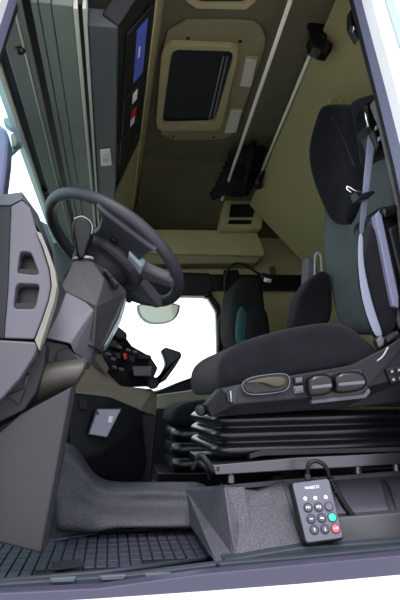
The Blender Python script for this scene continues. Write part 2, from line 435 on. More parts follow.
# console at the top edge
ro = thing('overhead_vent', atz(220, 0, CZ-.01), 'beige overhead ceiling vent with a dark grille at the top edge, before the hatch', 'vent')
vo = pz([(183, -20), (258, -20), (256, 2), (246, 10), (197, 9), (186, 2)], CZ-.02); vi = pz([(194, -14), (249, -14), (248, 0), (242, 4), (201, 4), (195, 0)], CZ-.02)
holed('bezel', vo, [vi], (0, 0, .018), 'beige', ro, bevel=.003)
prism('grille', [p+V((0, 0, .010)) for p in vi], (0, 0, .006), 'black_plastic', ro)

# ================================================================== REAR: bunk, rails, curtain, side fittings
nf, ff = at(318, 40, .55), at(249, 205, 1.94)
d = (ff-nf).normalized(); nf0 = nf-d*.42
low_f = at(320, 281, 1.94); low_n = low_f+(nf0-ff)*1.0; low_n.z = low_f.z; low_n.x = low_f.x+.02
bk = thing('bunk', (nf0+ff)/2, 'large beige upper bunk panel folded up at the rear of the cab', 'bunk')
up = (low_f-ff).cross(nf0-ff).normalized()
if up.z < 0: up = -up
prism('panel', [nf0, ff, low_f, low_n], up*.05, 'beige_light', bk, bevel=.006)
e0, e1 = at(318, 40, .545), at(266, 164, 1.55)
ra = (e1-e0).normalized(); sd_ = V((1, 0, .2)).normalized()
e0 = nf+d*.0; e1 = nf+d*1.0
tube('front_rail', [e0+V((-.008, 0, -.004)), e1+V((-.008, 0, -.004))], .007, 'aluminium', bk, seg=10)
hk = tube('rail_hook', [e1+V((-.01, -.03, .0)), e1+V((-.012, .03, -.02)), e1+V((.0, .09, -.035)), e1+V((.02, .10, -.03))], [.018, .02, .02, .012], 'gloss_black', bk, seg=10)
br = thing('bunk_bracket', nf+V((0, -.05, .08)), 'black bunk support bracket with strap, hanging at the top near the door frame', 'bracket')
YB = .5
slab('strap', [(302, -8), (340, -8), (336, 12), (331, 30), (322, 46), (313, 40), (311, 26), (303, 14)], YB, YB+.03, 'black_plastic', br, bevel=.004)
slab('clamp', [(311, 34), (320, 32), (334, 44), (331, 52), (322, 50), (314, 46)], YB-.02, YB+.04, 'gloss_black', br, bevel=.005)
slab('lever', [(326, 40), (331, 42), (328, 52), (323, 50)], YB-.03, YB-.015, 'dark_plastic', br, bevel=.003)
slab('bar', [(296, -4), (352, -4), (350, 7), (330, 6), (298, 3)], YB+.04, YB+.08, 'gloss_black', br, bevel=.004)
lb = thing('lower_bunk', (1.08, 1.15, 0), 'low dark lower bunk along the rear wall behind the seats', 'bunk')
box('base', (1.02, .14, .0), (1.28, 2.1, .30), 'dark_plastic', lb, bevel=.01)
box('mattress', (1.0, .14, .305), (1.29, 2.1, .43), 'curtain', lb, bevel=.03, bseg=3)
# curtain track
t0, t1 = at(290.5, 0, .30), at(222, 200, 1.85)
ct = tag(tube('curtain_track', [t0, t1], .0075, 'aluminium', None, seg=8), 'long pale curtain track under the ceiling, left of the bunk rail', 'curtain track')
# bunched curtain
bm = bmesh.new()
for k in range(9):
    y0 = 152+5.2*k; w0 = 251-2.4*k; q = 1.42+.035*k
    P = [at(w0-18-k*.2+random.uniform(-1, 1), y0+3, q+.04), at(w0-8, y0+random.uniform(-3, 3), q), at(w0+2, y0+random.uniform(-2, 3), q), at(min(w0+15, 262-1.2*k), y0-2, q+.04)]
    addtube(bm, spline(P, 4), .024, 8)
P = [at(254, 142, 1.40), at(252, 152, 1.40), at(246, 178, 1.5), at(243, 192, 1.6)]
addtube(bm, spline(P, 4), [.014]*13, 7)
tag(link('curtain', bm, 'curtain', None, smooth=True), 'dark bunched cab curtain hanging at the far end of the curtain track', 'curtain')
# control box
cb = thing('control_box', at(242, 214, 2.1), 'beige wall control box with dark button panel, below the bunched curtain', 'control box')
slab('housing', [(225, 199), (266, 199), (262, 229), (219, 229)], 1.96, 2.06, 'beige', cb, bevel=.012)
bp = slab('button_panel', [(231, 204), (256, 204), (253, 217), (229, 217)], 1.952, 1.97, 'gloss_black', cb, bevel=.003)
for i in range(4):
    for j in range(2):
        p = at(235+5*i, 208+5*j, 1.949); box('button', (p.x-.008, 1.946, p.z-.007), (p.x+.008, 1.954, p.z+.007), 'dark_plastic', bp, bevel=.002)
slab('slot', [(229, 220), (252, 220), (251, 224), (228, 224)], 1.954, 1.97, 'gloss_black', cb)
# cornice shelf on the passenger side wall
cs = thing('side_shelf', at(215, 250, 2.1), 'stepped beige cornice shelf along the passenger side wall above the window', 'shelf')
slab('upper_ledge', [(134, 229), (256, 230), (266, 252), (264, 256), (133, 252)], 2.05, 2.24, 'beige', cs, bevel=.008)
slab('lower_ledge', [(133, 251), (262, 255), (256, 263), (132, 264)], 2.09, 2.24, 'beige_dark', cs, bevel=.005)
# dark rail above window
rl = thing('wall_rail', at(240, 280, 2.2), 'black padded band along the passenger side wall above the window', 'wall band')
slab('pad', [(120, 270), (210, 273), (213, 291), (204, 296), (120, 294)], 2.17, 2.235, 'black_plastic', rl, bevel=.008)
slab('band', [(208, 274), (330, 275), (330, 291), (212, 290)], 2.2, 2.24, 'gloss_black', rl, bevel=.004)
tag(slab('coat_hook', [(271, 266), (275, 266), (276, 274), (272, 275)], 2.2, 2.245, 'red_brown', None, bevel=.003), 'small reddish brown coat hook on the far wall above the black band', 'hook')
# reading lamp
rd = thing('reading_lamp', at(226, 285, 2.0), 'black gooseneck reading lamp with a white tip, arching in front of the passenger wall', 'reading lamp')
GP = [at(225, 300, 2.02), at(225, 284, 2.0), at(227, 272, 1.98), at(234, 264, 1.97), at(243, 264, 1.96), at(253, 270, 1.96), at(263, 276, 1.96)]
tube('gooseneck', spline(GP, 5), .007, 'black_plastic', rd, seg=8)
tube('lamp_head', [at(261, 275, 1.96), at(266, 277, 1.955), at(272, 279, 1.95)], [.014, .02, .019], 'black_plastic', rd, seg=12)
tube('lamp_lens', [at(264, 279.5, 1.945), at(271, 281, 1.94)], [.012, .012], 'white_mark', rd, seg=10)
# passenger seat
ps = thing('passenger_seat', at(220, 470, 1.8), 'dark passenger seat with highlights coloured teal on its side, in front of the far window', 'seat')
puff('backrest', [(232, 345), (233, 300), (236, 282), (244, 275), (258, 275), (264, 282), (266, 300), (270, 345)], 1.62, 2.0, .05, 'curtain', ps)
puff('front_wing', [(246, 350), (247, 318), (250, 308), (258, 305), (266, 307), (270, 318), (272, 350)], 1.5, 1.6, .03, 'curtain', ps)
puff('teal_highlight', [(237, 346), (238, 316), (241, 305), (246, 308), (250, 320), (252, 348)], 1.53, 1.6, .02, 'highlight_teal', ps)  # highlight on the blackish backrest, put in as teal colour
puff('cushion', [(170, 428), (172, 411), (182, 404), (200, 400), (262, 397), (280, 404), (280, 430)], 1.5, 1.98, .03, 'curtain', ps)
def bellows(name, px0, px1, ya, yb, n, Y0_, Y1_, m, parent, amp=.02, skew=0, tilt=0.):
    a, b = at(px0, ya, Y0_), at(px1, ya, Y0_); zt, zb = a.z, at(px0, yb, Y0_).z
    bm = bmesh.new(); rings = []; N = n*8
    for i in range(N+1):
        t = i/N; z = zt+(zb-zt)*t; o = amp*(abs(math.sin(math.pi*t*n))**.7-1)
        x0, x1, y0, y1 = a.x-o+skew*(1-t), b.x+o, Y0_-o, Y1_+o
        R = .05; ring = []
        for cx, cy, s in ((x1-R, y0+R, -90), (x1-R, y1-R, 0), (x0+R, y1-R, 90), (x0+R, y0+R, 180)):
            for k in range(5):
                an = math.radians(s+90*k/4); X = cx+R*math.cos(an)
                ring.append(bm.verts.new((X, cy+R*math.sin(an), z+tilt*(X-a.x))))
        rings.append(ring)
    for A, B in zip(rings, rings[1:]):
        for i in range(len(A)): bm.faces.new((A[i], A[(i+1) % len(A)], B[(i+1) % len(A)], B[i]))
    bm.faces.new(rings[0]); bm.faces.new(rings[-1][::-1])
    return link(name, bm, m, parent, smooth=True)
bellows('bellows', 172, 280, 428, 474, 3, 1.5, 1.95, 'bellows_rubber', ps, .018)
slab('base_rail', [(158, 473), (280, 472), (280, 490), (158, 490)], 1.5, 1.95, 'gloss_black', ps, bevel=.005)
# hanging drape beside the window
bm = bmesh.new()
for k in range(5):
    x = 226+2.6*k; P = [at(x, 271, 2.1), at(x+random.uniform(-1, 1), 295, 2.07), at(x+random.uniform(-1, 2), 320, 2.07), at(x+1, 350, 2.08)]
    addtube(bm, spline(P, 4), [.016+.004*math.sin(i) for i in range(13)], 7)
tag(link('drape', bm, 'curtain', None, smooth=True), 'narrow dark gathered drape hanging between the far window and passenger seat', 'drape')
tag(tube('belt_stalk', spline([at(220, 350, 2.1), at(219, 330, 2.1), at(221, 318, 2.1), at(226, 309, 2.1)], 4), .013, 'black_plastic', None), 'small black stalk at the rear edge of the far window', 'stalk')

# ================================================================== outside, seen through the glass
km = thing('kerb_mirror', at(158, 305, 2.5), 'kerb mirror hanging outside the passenger window, wide rounded glass under a dark bracket', 'mirror')
slab('bracket', [(150, 286), (168, 286), (168, 304), (151, 304)], 2.45, 2.52, 'dark_plastic', km, bevel=.004)
tube('arm', [at(159, 288, 2.47), at(159, 286, 2.30)], .014, 'dark_plastic', km)
P = pl([(136, 302), (181, 302), (179, 314), (173, 321), (160, 324), (147, 323), (138, 315)], 2.46)
prism('housing', smoothloop(P, 1), (0, .06, 0), 'grey_plastic', km, bevel=.006)
c = sum(P, V((0, 0, 0)))/len(P)
prism('mirror_face', [c+(p-c)*.88+V((0, -.002, 0)) for p in smoothloop(P, 1)], (0, -.004, 0), 'mirror_glass', km)  # diffuse pale colour stands in for bright haze in the mirror
em = thing('front_mirror', at(4, 160, .8), 'lilac rounded exterior mirror outside the windscreen at the left edge of the view', 'mirror')
slab('housing', smooth if False else [(-22, 120), (0, 124), (6, 129), (9, 140), (8, 160), (3, 200), (-22, 230)], .72, .80, 'mirror_housing', em, bevel=.012)
tube('arm', spline([at(4, 158, .8), at(12, 152, .85), at(17, 147, .88), at(25, 142, .9)], 3), .012, 'arm_green', em)
slab('arm_bracket', [(3, 118), (8, 116), (14, 124), (11, 129), (4, 124)], .84, .88, 'arm_green', em, bevel=.006)
slab('arm_joint', [(10, 134), (16, 130), (18, 146), (12, 148)], .84, .88, 'light_trim', em, bevel=.006)

# ================================================================== STEERING WHEEL AND COLUMN
WC = V((-.003, .4155, .7825)); TL, TY = math.radians(33.4), .2456; RR = .2125
nw = V((math.sin(TL)*math.cos(TY), math.sin(TY), math.cos(TL)*math.cos(TY))).normalized()
e2w = (V((0, 1, 0))-nw*nw.y).normalized(); e1w = e2w.cross(nw)
def W(r, a, h=0): return WC+e1w*(r*math.cos(a))+e2w*(r*math.sin(a))+nw*h
sw = thing('steering_wheel', WC-nw*.08, 'large dark grey steering wheel seen edge on from below', 'steering wheel')
tube('rim', [W(RR, 2*math.pi*i/72) for i in range(72)], .0165, 'wheel_grey', sw, seg=14, closed=True, sx=1.0)
def spoke(name, pts, h0, h1, m, bev=.008):
    return prism(name, [W(0, 0)+e1w*x+e2w*y+nw*h0 for x, y in pts], nw*(h1-h0), m, sw, bevel=bev, bseg=3)
spoke('hub', [(.10*math.cos(a)*1.05+.01, .095*math.sin(a)) for a in [2*math.pi*i/24 for i in range(24)]], -.055, .012, 'wheel_grey', .02)
lathe('hub_shroud', WC-nw*.05, -nw, [(.085, 0), (.08, .03), (.065, .06), (.06, .10)], 'dark_plastic', sw, seg=28, smooth=True)
for s in (-1, 1):
    spoke('spoke', [(-.07, s*.05), (.09, s*.05), (.085, s*.11), (.10, s*.165), (.115, s*.19), (-.075, s*.208), (-.05, s*.17), (-.05, s*.11)][::s], -.028, .006, 'wheel_grey')
    sp_ = spoke('lower_spoke', [(.06, s*.02), (.09, s*.065), (.185, s*.105), (.20, s*.075), (.12, s*.018)][::s], -.03, .0, 'grey_plastic_two')
    lathe('button', W(.12, s*math.pi/2, -.026), -nw, [(.012, 0), (.012, .008), (.009, .011)], 'gloss_black', sw, seg=14)
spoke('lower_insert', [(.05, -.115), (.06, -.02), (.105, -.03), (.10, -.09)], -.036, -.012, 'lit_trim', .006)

# column cover: facets
cl = thing('steering_column', at(85, 330, .3), 'angular brown grey steering column cover with its lit edge coloured pale, under the wheel', 'steering column')
facet('cover', [(59, 288, .22), (74, 260, .26), (92, 261, .25), (104, 278, .22), (97, 306, .19), (105, 268, .27), (127, 292, .28), (119, 316, .27), (100, 351, .25), (94, 347, .21), (58, 340, .21)],
      [(0, 4, 3, 2, 1), (2, 3, 6, 5), (3, 4, 9, 8, 7, 6), (0, 10, 9, 4)], (.0, .16, .0), 'graphite', cl, bevel=.004)
facet('lit_edge', [(123, 296, .29), (127, 298, .31), (121, 318, .31), (107, 344, .31), (98, 352, .31), (97, 346, .29), (112, 318, .29)],
      [(0, 6, 5, 4, 3, 2, 1)], (0, .12, 0), 'lit_trim', cl, bevel=.006)  # light on the column's right edge, given as a pale strip
sq = slab('switch_plate', [(103, 270), (107, 269), (119, 284), (115, 288)], .22, .26, 'black_plastic', cl, bevel=.002)
slab('switch', [(105, 271), (108, 271), (112, 276), (110, 278)], .213, .225, 'dark_plastic', sq, bevel=.002)
slab('switch', [(111, 279), (114, 278), (118, 283), (116, 286)], .213, .225, 'dark_plastic', sq, bevel=.002)
lv = thing('gear_lever', at(83, 262, .27), 'black control lever with chrome edged knob standing in a ring on the column', 'lever')
b0, b1 = at(83, 262, .28), at(81, 220, .28); ax = (b1-b0).normalized(); L = (b1-b0).length
lathe('socket', b0-ax*.01, ax, [(.024, 0), (.026, .008), (.022, .016), (.017, .018)], 'dark_plastic', lv, seg=24, smooth=True)
lathe('collar_ring', b0+ax*.004, ax, [(.027, 0), (.028, .003), (.027, .006)], 'grey_mark', lv, seg=24)
lathe('stem', b0, ax, [(.014, 0), (.014, .03), (.012, .05)], 'gloss_black', lv, seg=16)
kx = [(77, 258), (84, 259), (87, 246), (93, 233), (93, 223), (87, 217), (78, 216), (72.5, 220), (72, 232), (75.5, 246)]
puff('knob', kx, .245, .31, .010, 'black_plastic', lv, round_it=1)
tube('chrome_edge', spline([at(74, 219, .25), at(81, 216.5, .25), at(88, 219.5, .25), at(92, 226, .25), at(91.5, 234, .25)], 4), .0022, 'grey_mark', lv, seg=6)

# ================================================================== DASHBOARD END AND LOWER PANELS
de = thing('dashboard_end', at(20, 300, .1), 'grey lilac dashboard end with two dark storage recesses and a curved lower panel', 'dashboard')
def rp(px, Y, k=.18): return rquad(pl(px, Y), k)
o_ = pl([(11, 206), (22, 200), (30, 207), (35, 226), (42, 247), (49, 269), (51, 286), (48, 301), (42, 319), (34, 339), (4, 338), (8, 290)], .06)
h1_ = rp([(20, 251), (31, 252), (39, 274), (34, 275), (26, 274), (17, 273)], .06, .2)
h2_ = rp([(16, 283), (40, 284), (35, 309), (13, 309)], .06, .18)
holed('end_panel', o_, [h1_, h2_], (0, .05, 0), 'grey_plastic', de, bevel=.003, ang=50)
slab('recess_lining', [(12, 246), (42, 246), (46, 280), (40, 312), (9, 312)], .112, .13, 'gloss_black', de)
for nm, q in (('recess_floor', [(17, 269), (40, 269), (39, 275), (16, 275)]), ('recess_floor', [(13, 303), (37, 303), (36, 310), (12, 310)])):
    slab(nm, q, .07, .112, 'gloss_black', de)
slab('joint_backing', [(-46, 326), (34, 326), (38, 352), (-46, 352)], .112, .16, 'dark_plastic', de)
slab('end_core', [(-44, 202), (18, 198), (28, 206), (40, 240), (46, 270), (42, 300), (32, 335), (-46, 335)], .131, .5, 'dark_plastic', de)
facet('edge_strip', [(36, 231, .055), (41, 233, .06), (48, 250, .06), (55, 270, .06), (57, 286, .06), (54, 302, .06), (48, 321, .06), (42, 340, .06), (39, 350, .06), (35, 340, .055), (43, 319, .055), (49, 301, .055), (52, 286, .055), (50, 269, .055), (43, 247, .055)],
      [(0, 14, 2, 1), (14, 13, 3, 2), (13, 12, 4, 3), (12, 11, 5, 4), (11, 10, 6, 5), (10, 9, 8, 7, 6)], (0, .05, 0), 'light_trim', de)
facet('side_panel', [(10.6, 206, .062), (7.6, 290, .062), (3.6, 338, .062), (-60, 338, .22), (-60, 206, .22)], [(0, 1, 2, 3, 4)], (0, .04, 0), 'graphite', de)  # darker graphite puts the shade on this turned-away face into its colour
facet('top_pad', [(-60, 198, .20), (0, 195, .10), (22, 192, .10), (38, 214, .12), (39, 230, .1), (34, 222, .07), (30, 206, .06), (22, 199, .06), (10, 205, .06), (-60, 206, .2)],
      [(0, 9, 8, 1), (1, 8, 7, 2), (2, 7, 6, 3), (3, 6, 5, 4)], (0, .35, 0), 'grey_plastic_two', de)
facet('side_facet', [(52, 280, .11), (60, 280, .16), (66, 293, .2), (58, 312, .16), (46, 338, .13), (40, 342, .11), (48, 310, .11)], [(0, 6, 5, 4, 3, 2, 1)], (0, .1, 0), 'graphite', de, bevel=.003)
slab('lower_panel', [(-46, 340), (0, 340), (35, 342), (37, 348), (34, 356), (20, 378), (2, 398), (-46, 432)], .055, .10, 'grey_plastic_two', de, bevel=.004)
slab('lower_backing', [(-80, 392), (20, 392), (26, 412), (-80, 470)], .19, .23, 'dark_plastic', de)
slab('lower_backing', [(30, 346), (46, 344), (44, 366), (36, 392), (24, 410), (-30, 436), (-40, 430), (0, 398), (18, 380)], .09, .2, 'dark_plastic', de, bevel=.004)
for k in range(3):
    slab('slot', [(24+3*k, 384-9*k), (28+3*k, 372-9*k), (29.5+3*k, 373-9*k), (26+3*k, 386-9*k)], .085, .092, 'gloss_black', de)
slab('clip', [(5, 396), (24, 388), (25, 390), (19, 405), (12, 400)], .083, .095, 'dark_plastic', de, bevel=.003)
# box under the column
bx = thing('column_box', at(75, 335, .2), 'angular grey lilac box under the steering column with a notched lower corner', 'box')
facet('cover', [(43, 337, .14), (66, 292, .20), (96, 307, .20), (70, 343, .14), (95, 346, .25), (88, 362, .24), (74, 352, .155)],
      [(0, 3, 2, 1), (3, 6, 5, 4, 2)], (0, .12, 0), 'grey_plastic', bx, bevel=.003)
slab('back_cover', [(44, 310), (98, 310), (98, 350), (88, 368), (44, 372)], .29, .34, 'graphite', bx)
slab('lower_cover', [(42, 339), (68, 345), (74, 353), (88, 362), (80, 366), (48, 368), (40, 366)], .165, .26, 'graphite', bx, bevel=.003)
slab('notch', [(55, 362), (57, 352), (68, 347), (74, 354), (82, 364), (60, 367)], .155, .18, 'dark_plastic', bx, bevel=.002)
# brake bracket like shelf
sh = thing('knee_shelf', at(60, 380, .13), 'short dark shelf with a beige lit face, under the column box', 'shelf')
shr = [((38, 362), (85, 356), .175), ((36.5, 366), (87, 360.5), .128), ((33, 376), (85, 370), .118), ((29, 389), (78, 380), .128), ((22, 410), (73, 389), .17)]
grid('body', [[at(a_[0]+(b_[0]-a_[0])*t, a_[1]+(b_[1]-a_[1])*t, Y) for t in (0, .05, .35, .65, .94, 1)] for a_, b_, Y in shr], (0, .09, 0), 'warm_grey', sh, subdiv=2)
kp = thing('kick_panel', at(40, 540, .12), 'tall dark grey kick panel tapering down to the floor mat beside the door', 'kick panel')
facet('panel', [(-46, 452, .10), (0, 432, .10), (20, 414, .10), (71, 387, .10), (75, 387, .12), (51, 520, .12), (45, 551, .115), (40, 553, .10), (0, 543, .10), (-46, 538, .10)],
      [(0, 9, 8, 7, 3, 2, 1), (3, 7, 6, 5, 4)], (0, .05, 0), 'graphite', kp, bevel=.004, bseg=3)

# ================================================================== CENTRE CONSOLE, DASH CENTRE
cc = thing('centre_console', at(115, 490, .85), 'black lower centre console block with pale beige top cover, behind the footwell', 'console')
facet('body', [(68, 392, .70), (110, 397, .76), (141, 410, .82), (70, 462, .70), (104, 452, .745), (128, 434, .79), (143, 428, .83), (70, 490, .75), (98, 494, .80), (136, 497, .86), (147, 462, .86)],
      [(0, 3, 4, 1), (1, 4, 5, 2), (2, 5, 6), (3, 7, 8, 4), (4, 8, 9, 5), (5, 9, 10, 6)], (0, .35, 0), 'console_plastic', cc, bevel=.01, bseg=3, ang=8)
slab('end_cover', [(139, 410), (157, 418), (154, 450), (150, 500), (136, 498), (142, 450)], .93, 1.2, 'console_plastic', cc, bevel=.005)
slab('pocket', [(96, 408), (122, 408), (107, 438), (87, 435)], .70, .74, 'gloss_black', cc, bevel=.002)
cd_ = slab('pocket_front', [(98, 409.5), (121, 409.5), (107, 437), (89, 434)], .694, .705, 'card', cc, bevel=.002)
slab('label', [(109, 416), (113, 416), (112, 422.5), (108, 422.5)], .690, .696, 'white_mark', cd_)
slab('latch', [(97, 412), (99, 412), (98.5, 415), (96.5, 415)], .690, .696, 'gloss_black', cd_)
slab('emblem_plate', [(79, 400), (88, 401), (87, 410), (79, 409)], .705, .72, 'dark_plastic', cc, bevel=.002)
facet('top_cover', [(78, 380, .74), (88, 366, .8), (96, 350, .9), (106, 372, .9), (122, 386, .9), (152, 389, 1.0), (157, 396, 1.05), (156, 416, 1.0), (141, 411, .85), (110, 399, .79), (70, 394, .73)],
      [(0, 4, 3, 2, 1), (0, 10, 9, 8, 4), (4, 8, 7, 6, 5)], (0, .06, 0), 'beige_floor', cc, bevel=.006, bseg=3)
facet('trim_strip', [(92, 346, .74), (96, 345, .76), (109, 368, .8), (106, 374, .8), (92, 352, .74)], [(0, 4, 3, 2, 1)], (0, .05, 0), 'light_trim', cc, bevel=.003)
dc = thing('dash_controls', at(130, 365, 1.0), 'black dash control cluster with stubby knobs and a red switch, before the far window', 'control panel')
facet('body', [(97, 352, .92), (103, 336, .95), (113, 324, 1.0), (122, 332, 1.0), (132, 346, 1.0), (150, 356, 1.0), (158, 368, 1.0), (150, 386, .98), (122, 387, .95), (106, 374, .92), (120, 362, .9)],
      [(0, 10, 4, 3, 2, 1), (0, 9, 10), (10, 9, 8, 7, 6, 5, 4)], (0, .12, 0), 'black_plastic', dc, bevel=.006)
slab('knob', [(111, 325), (118, 326), (127, 333), (127, 339), (119, 339), (110, 331)], .93, .98, 'dark_plastic', dc, bevel=.008)
slab('knob', [(104, 337), (116, 340), (122, 346), (120, 350), (108, 346)], .90, .95, 'dark_plastic', dc, bevel=.006)
slab('knob', [(137, 353), (151, 355), (152, 360), (138, 359)], .92, .96, 'dark_plastic', dc, bevel=.006)
slab('switch', [(123, 353), (127, 353), (127, 359), (124, 359)], .885, .90, 'red', dc, bevel=.002)
slab('switch', [(115, 352), (121, 353), (121, 359), (116, 358)], .885, .905, 'dark_plastic', dc, bevel=.002)
slab('switch', [(129, 355), (135, 357), (135, 362), (130, 361)], .89, .905, 'dark_plastic', dc, bevel=.002)
for x_, y_ in ((106, 352), (111, 357), (117, 345), (126, 348), (133, 350), (112, 365), (119, 367)):
    slab('key', [(x_, y_), (x_+5, y_+1), (x_+5, y_+4), (x_, y_+3)], .885, .91, 'grey_plastic_two', dc, bevel=.002)
slab('badge', [(132, 366), (152, 366), (151, 376), (134, 376)], .90, .93, 'grey_plastic_two', dc, bevel=.003)
bl = thing('brake_lever', at(150, 383, 1.0), 'black hooked brake lever rising from the dash control cluster', 'lever')
slab('arm', [(146, 383), (158, 380), (166, 364), (164, 356), (161, 350), (166, 347), (181, 352), (182, 356), (176, 366), (166, 380), (156, 386), (147, 387)], .96, 1.03, 'black_plastic', bl, bevel=.014, bseg=3)
lathe('pivot', at(153, 383, .96), (0, -1, 0), [(.022, -.02), (.022, .01), (.016, .016)], 'dark_plastic', bl, seg=18)
dp = thing('door_panel', at(175, 394, 2.2), 'grey beige door lining under the far passenger window', 'door panel')
slab('lower_panel', [(120, 410), (224, 407), (224, 495), (120, 495)], 2.17, 2.235, 'dark_plastic', dp, bevel=.01)
slab('lining', [(140, 397), (192, 390), (224, 380), (224, 408), (140, 410)], 2.16, 2.235, 'beige_floor', dp, bevel=.01)
tube('grab_handle', spline([at(156, 393, 2.13), at(166, 389, 2.11), at(178, 384, 2.11), at(192, 379, 2.13)], 4), .010, 'gloss_black', dp)

# ================================================================== FOOTWELL
rows = []
for (y, Y, xs) in ((452, .50, None), (470, .50, None), (486, .49, None), (498, .455, None), (515, .44, None), (532, .43, None)):
    r = []
    for i, x in enumerate((52, 62, 74, 84, 96, 112, 140, 168, 196, 214)):
        lift = {0: 1., 1: 1., 2: .9, 3: .5, 4: .12}.get(i, 0.)
        top = 488-44*lift
        t = (y-452)/80.
        py = top+(536+(-4 if x > 100 else 2)-top)*t
        dip = .03*max(0, 1-abs(x-150)/40)*(1 if .2 < t < .6 else 0)
        r.append(at(x, py, Y+.02*(i < 4)+dip))
    rows.append(r)
fw = tag(grid('footwell_step', rows, (0, .19, 0), 'speckled', None, subdiv=2), 'speckled dark grey moulded step rising behind the floor mat', 'step')
# mat
MZ = 0.004
mo = [atz(-40, 592, MZ), atz(0, 581, MZ), atz(100, 573, MZ), atz(212, 558, MZ), atz(188, 527, MZ), atz(100, 533, MZ), atz(52, 541, MZ), atz(-40, 540, MZ)]
fm = thing('floor_mat', sum(mo, V((0, 0, 0)))/8, 'black ribbed rubber floor mat with raised rim in the driver footwell', 'floor mat')
prism('base', mo, (0, 0, -.012), 'mat_groove', fm)
bm = bmesh.new(); addtube(bm, mo, .006, 6, True); link('rim', bm, 'mat_rubber', fm, smooth=True)
bm = bmesh.new()
def inside(p, poly):
    c = False; n = len(poly)
    for i in range(n):
        a, b = poly[i], poly[i-1]
        if (a.y > p.y) != (b.y > p.y) and p.x < (b.x-a.x)*(p.y-a.y)/(b.y-a.y)+a.x: c = not c
    return c
x = -.36; ci = 0
x0g, y0g = -.36, .03
cxw, cyw = .026, .050
for i in range(34):
    for j in range(14):
        X0, Y0_ = x0g+i*cxw, y0g+j*cyw
        q = [V((X0, Y0_, MZ)), V((X0+cxw-.004, Y0_, MZ)), V((X0+cxw-.004, Y0_+cyw-.004, MZ)), V((X0, Y0_+cyw-.004, MZ))]
        if all(inside(p, mo) for p in q): addprism(bm, q, (0, 0, .004))
link('tread', bm, 'mat_rubber', fm, bevel=.0012)
pd = [atz(52, 563, MZ+.005), atz(80, 560, MZ+.005), atz(84, 567, MZ+.005), atz(54, 571, MZ+.005)]
prism('heel_badge', pd, (0, 0, .003), 'mat_groove', fm, bevel=.001)
# sill
ds = thing('door_sill', at(200, 575, .0), 'stepped grey plastic door sill strip along the bottom of the door opening', 'door sill')
slab('tread_strip', [(-40, 588), (0, 583), (60, 579), (130, 574), (216, 563), (300, 556), (400, 546), (424, 543), (424, 566), (400, 566), (216, 576), (130, 584), (0, 597), (-40, 600)], .035, .055, 'sill_plastic', ds, bevel=.004)
slab('lower_strip', [(-40, 596), (0, 593), (100, 588), (200, 574), (300, 564.5), (412, 554), (412, 578), (300, 588), (100, 604), (-40, 612)], -.045, -.012, 'sill_paint', ds, bevel=.003)
slab('joint', [(216, 564), (219, 563.5), (224, 574), (221, 574.5)], .032, .036, 'rubber', ds)
for a in (50, 100, 145):
    slab('clip', [(a, 581-a*.045), (a+26, 579.5-a*.045), (a+24, 584-a*.045), (a+2, 585-a*.045)], .027, .036, 'sill_clip', ds, bevel=.001)

# ================================================================== SEAT PLINTH
sp_ = thing('seat_plinth', at(300, 550, .2), 'speckled grey plastic seat plinth beside the door with an open storage tray', 'seat plinth')
facet('front_cover', [(224, 487, .15), (283, 481, .18), (303, 546, .085), (262, 552, .085), (234, 556, .085), (230, 530, .10), (243, 512, .135), (258, 491, .165)],
      [(0, 5, 6, 7), (7, 6, 5, 4, 3, 2, 1)], (0, .06, 0), 'speckled', sp_, bevel=.004)
facet('side_cover', [(224, 487, .152), (234, 556, .09), (214, 562, .09), (190, 525, .40), (186, 490, .42)], [(0, 4, 3, 2, 1)], (.05, .0, 0), 'speckled', sp_, bevel=.004)
prism('top', [at(224, 485, .16), at(283, 479.5, .185), at(420, 469, .185), at(405, 467, .7), at(186, 489, .42)], (0, 0, -.012), 'speckled', sp_, bevel=.003)
prism('tray_back', [at(278, 481, .30), at(425, 470, .30), at(425, 548, .13), at(290, 550, .13)], (0, .02, 0), 'tray_grey_lifted', sp_, bevel=.004)
facet('tray_divider', [(283, 481, .18), (290, 481, .19), (309, 546, .10), (303, 546, .085)], [(0, 3, 2, 1)], (0, .1, 0), 'grey_plastic_two', sp_, bevel=.003)
slab('tray_lip', [(318, 519), (424, 511), (424, 541), (326, 547)], .085, .125, 'panel_metal', sp_, bevel=.003)
tube('tray_rib', spline([at(382, 483, .285), at(386, 489, .265), at(390, 503, .23), at(394, 514, .205)], 4), .011, 'grey_plastic', sp_, seg=8)
prism('tray_floor', [at(290, 546, .09), at(424, 540, .09), at(424, 532, .25), at(300, 532, .25)], (0, 0, -.01), 'dark_plastic', sp_)
slab('base_strip', [(224, 560), (262, 553), (300, 547), (424, 538), (424, 547), (300, 557), (226, 566)], .06, .11, 'sill_plastic', sp_, bevel=.004)
# ================================================================== DRIVER SEAT
ds_ = thing('driver_seat', at(300, 465, .4), 'black and grey driver seat with velour cushion, switch panel and rubber bellows', 'seat')
# base rail and bellows
bellows('bellows', 214, 430, 413, 459, 3, .16, .62, 'bellows_rubber', ds_, .022, .0, .02)
rl_ = facet('rail', [(213, 465, .14), (300, 457.5, .14), (424, 452, .14), (424, 463, .14), (300, 470, .14), (216, 475, .14)], [(0, 5, 4, 3, 2, 1)], (0, .04, 0), 'steel', ds_, bevel=.002)
slab('rail_hole', [(217, 467), (219.5, 467), (219.5, 471.5), (217, 471.5)], .137, .142, 'gloss_black', rl_)
slab('upper_rail', [(250, 454), (262, 450), (424, 447), (424, 451), (262, 456), (250, 459)], .15, .19, 'dark_plastic', ds_, bevel=.002)
slab('under_frame', [(205, 462), (424, 454), (424, 466), (205, 470.5)], .3, .6, 'black_plastic', ds_)
for x in (231, 358, 396):
    p = at(x, 477-(x-231)*.07, .16); lathe('bolt', p-V((0, 0, .012)), (0, 0, 1), [(.009, 0), (.009, .016), (.005, .017), (.005, .026)], 'steel', ds_, seg=10)
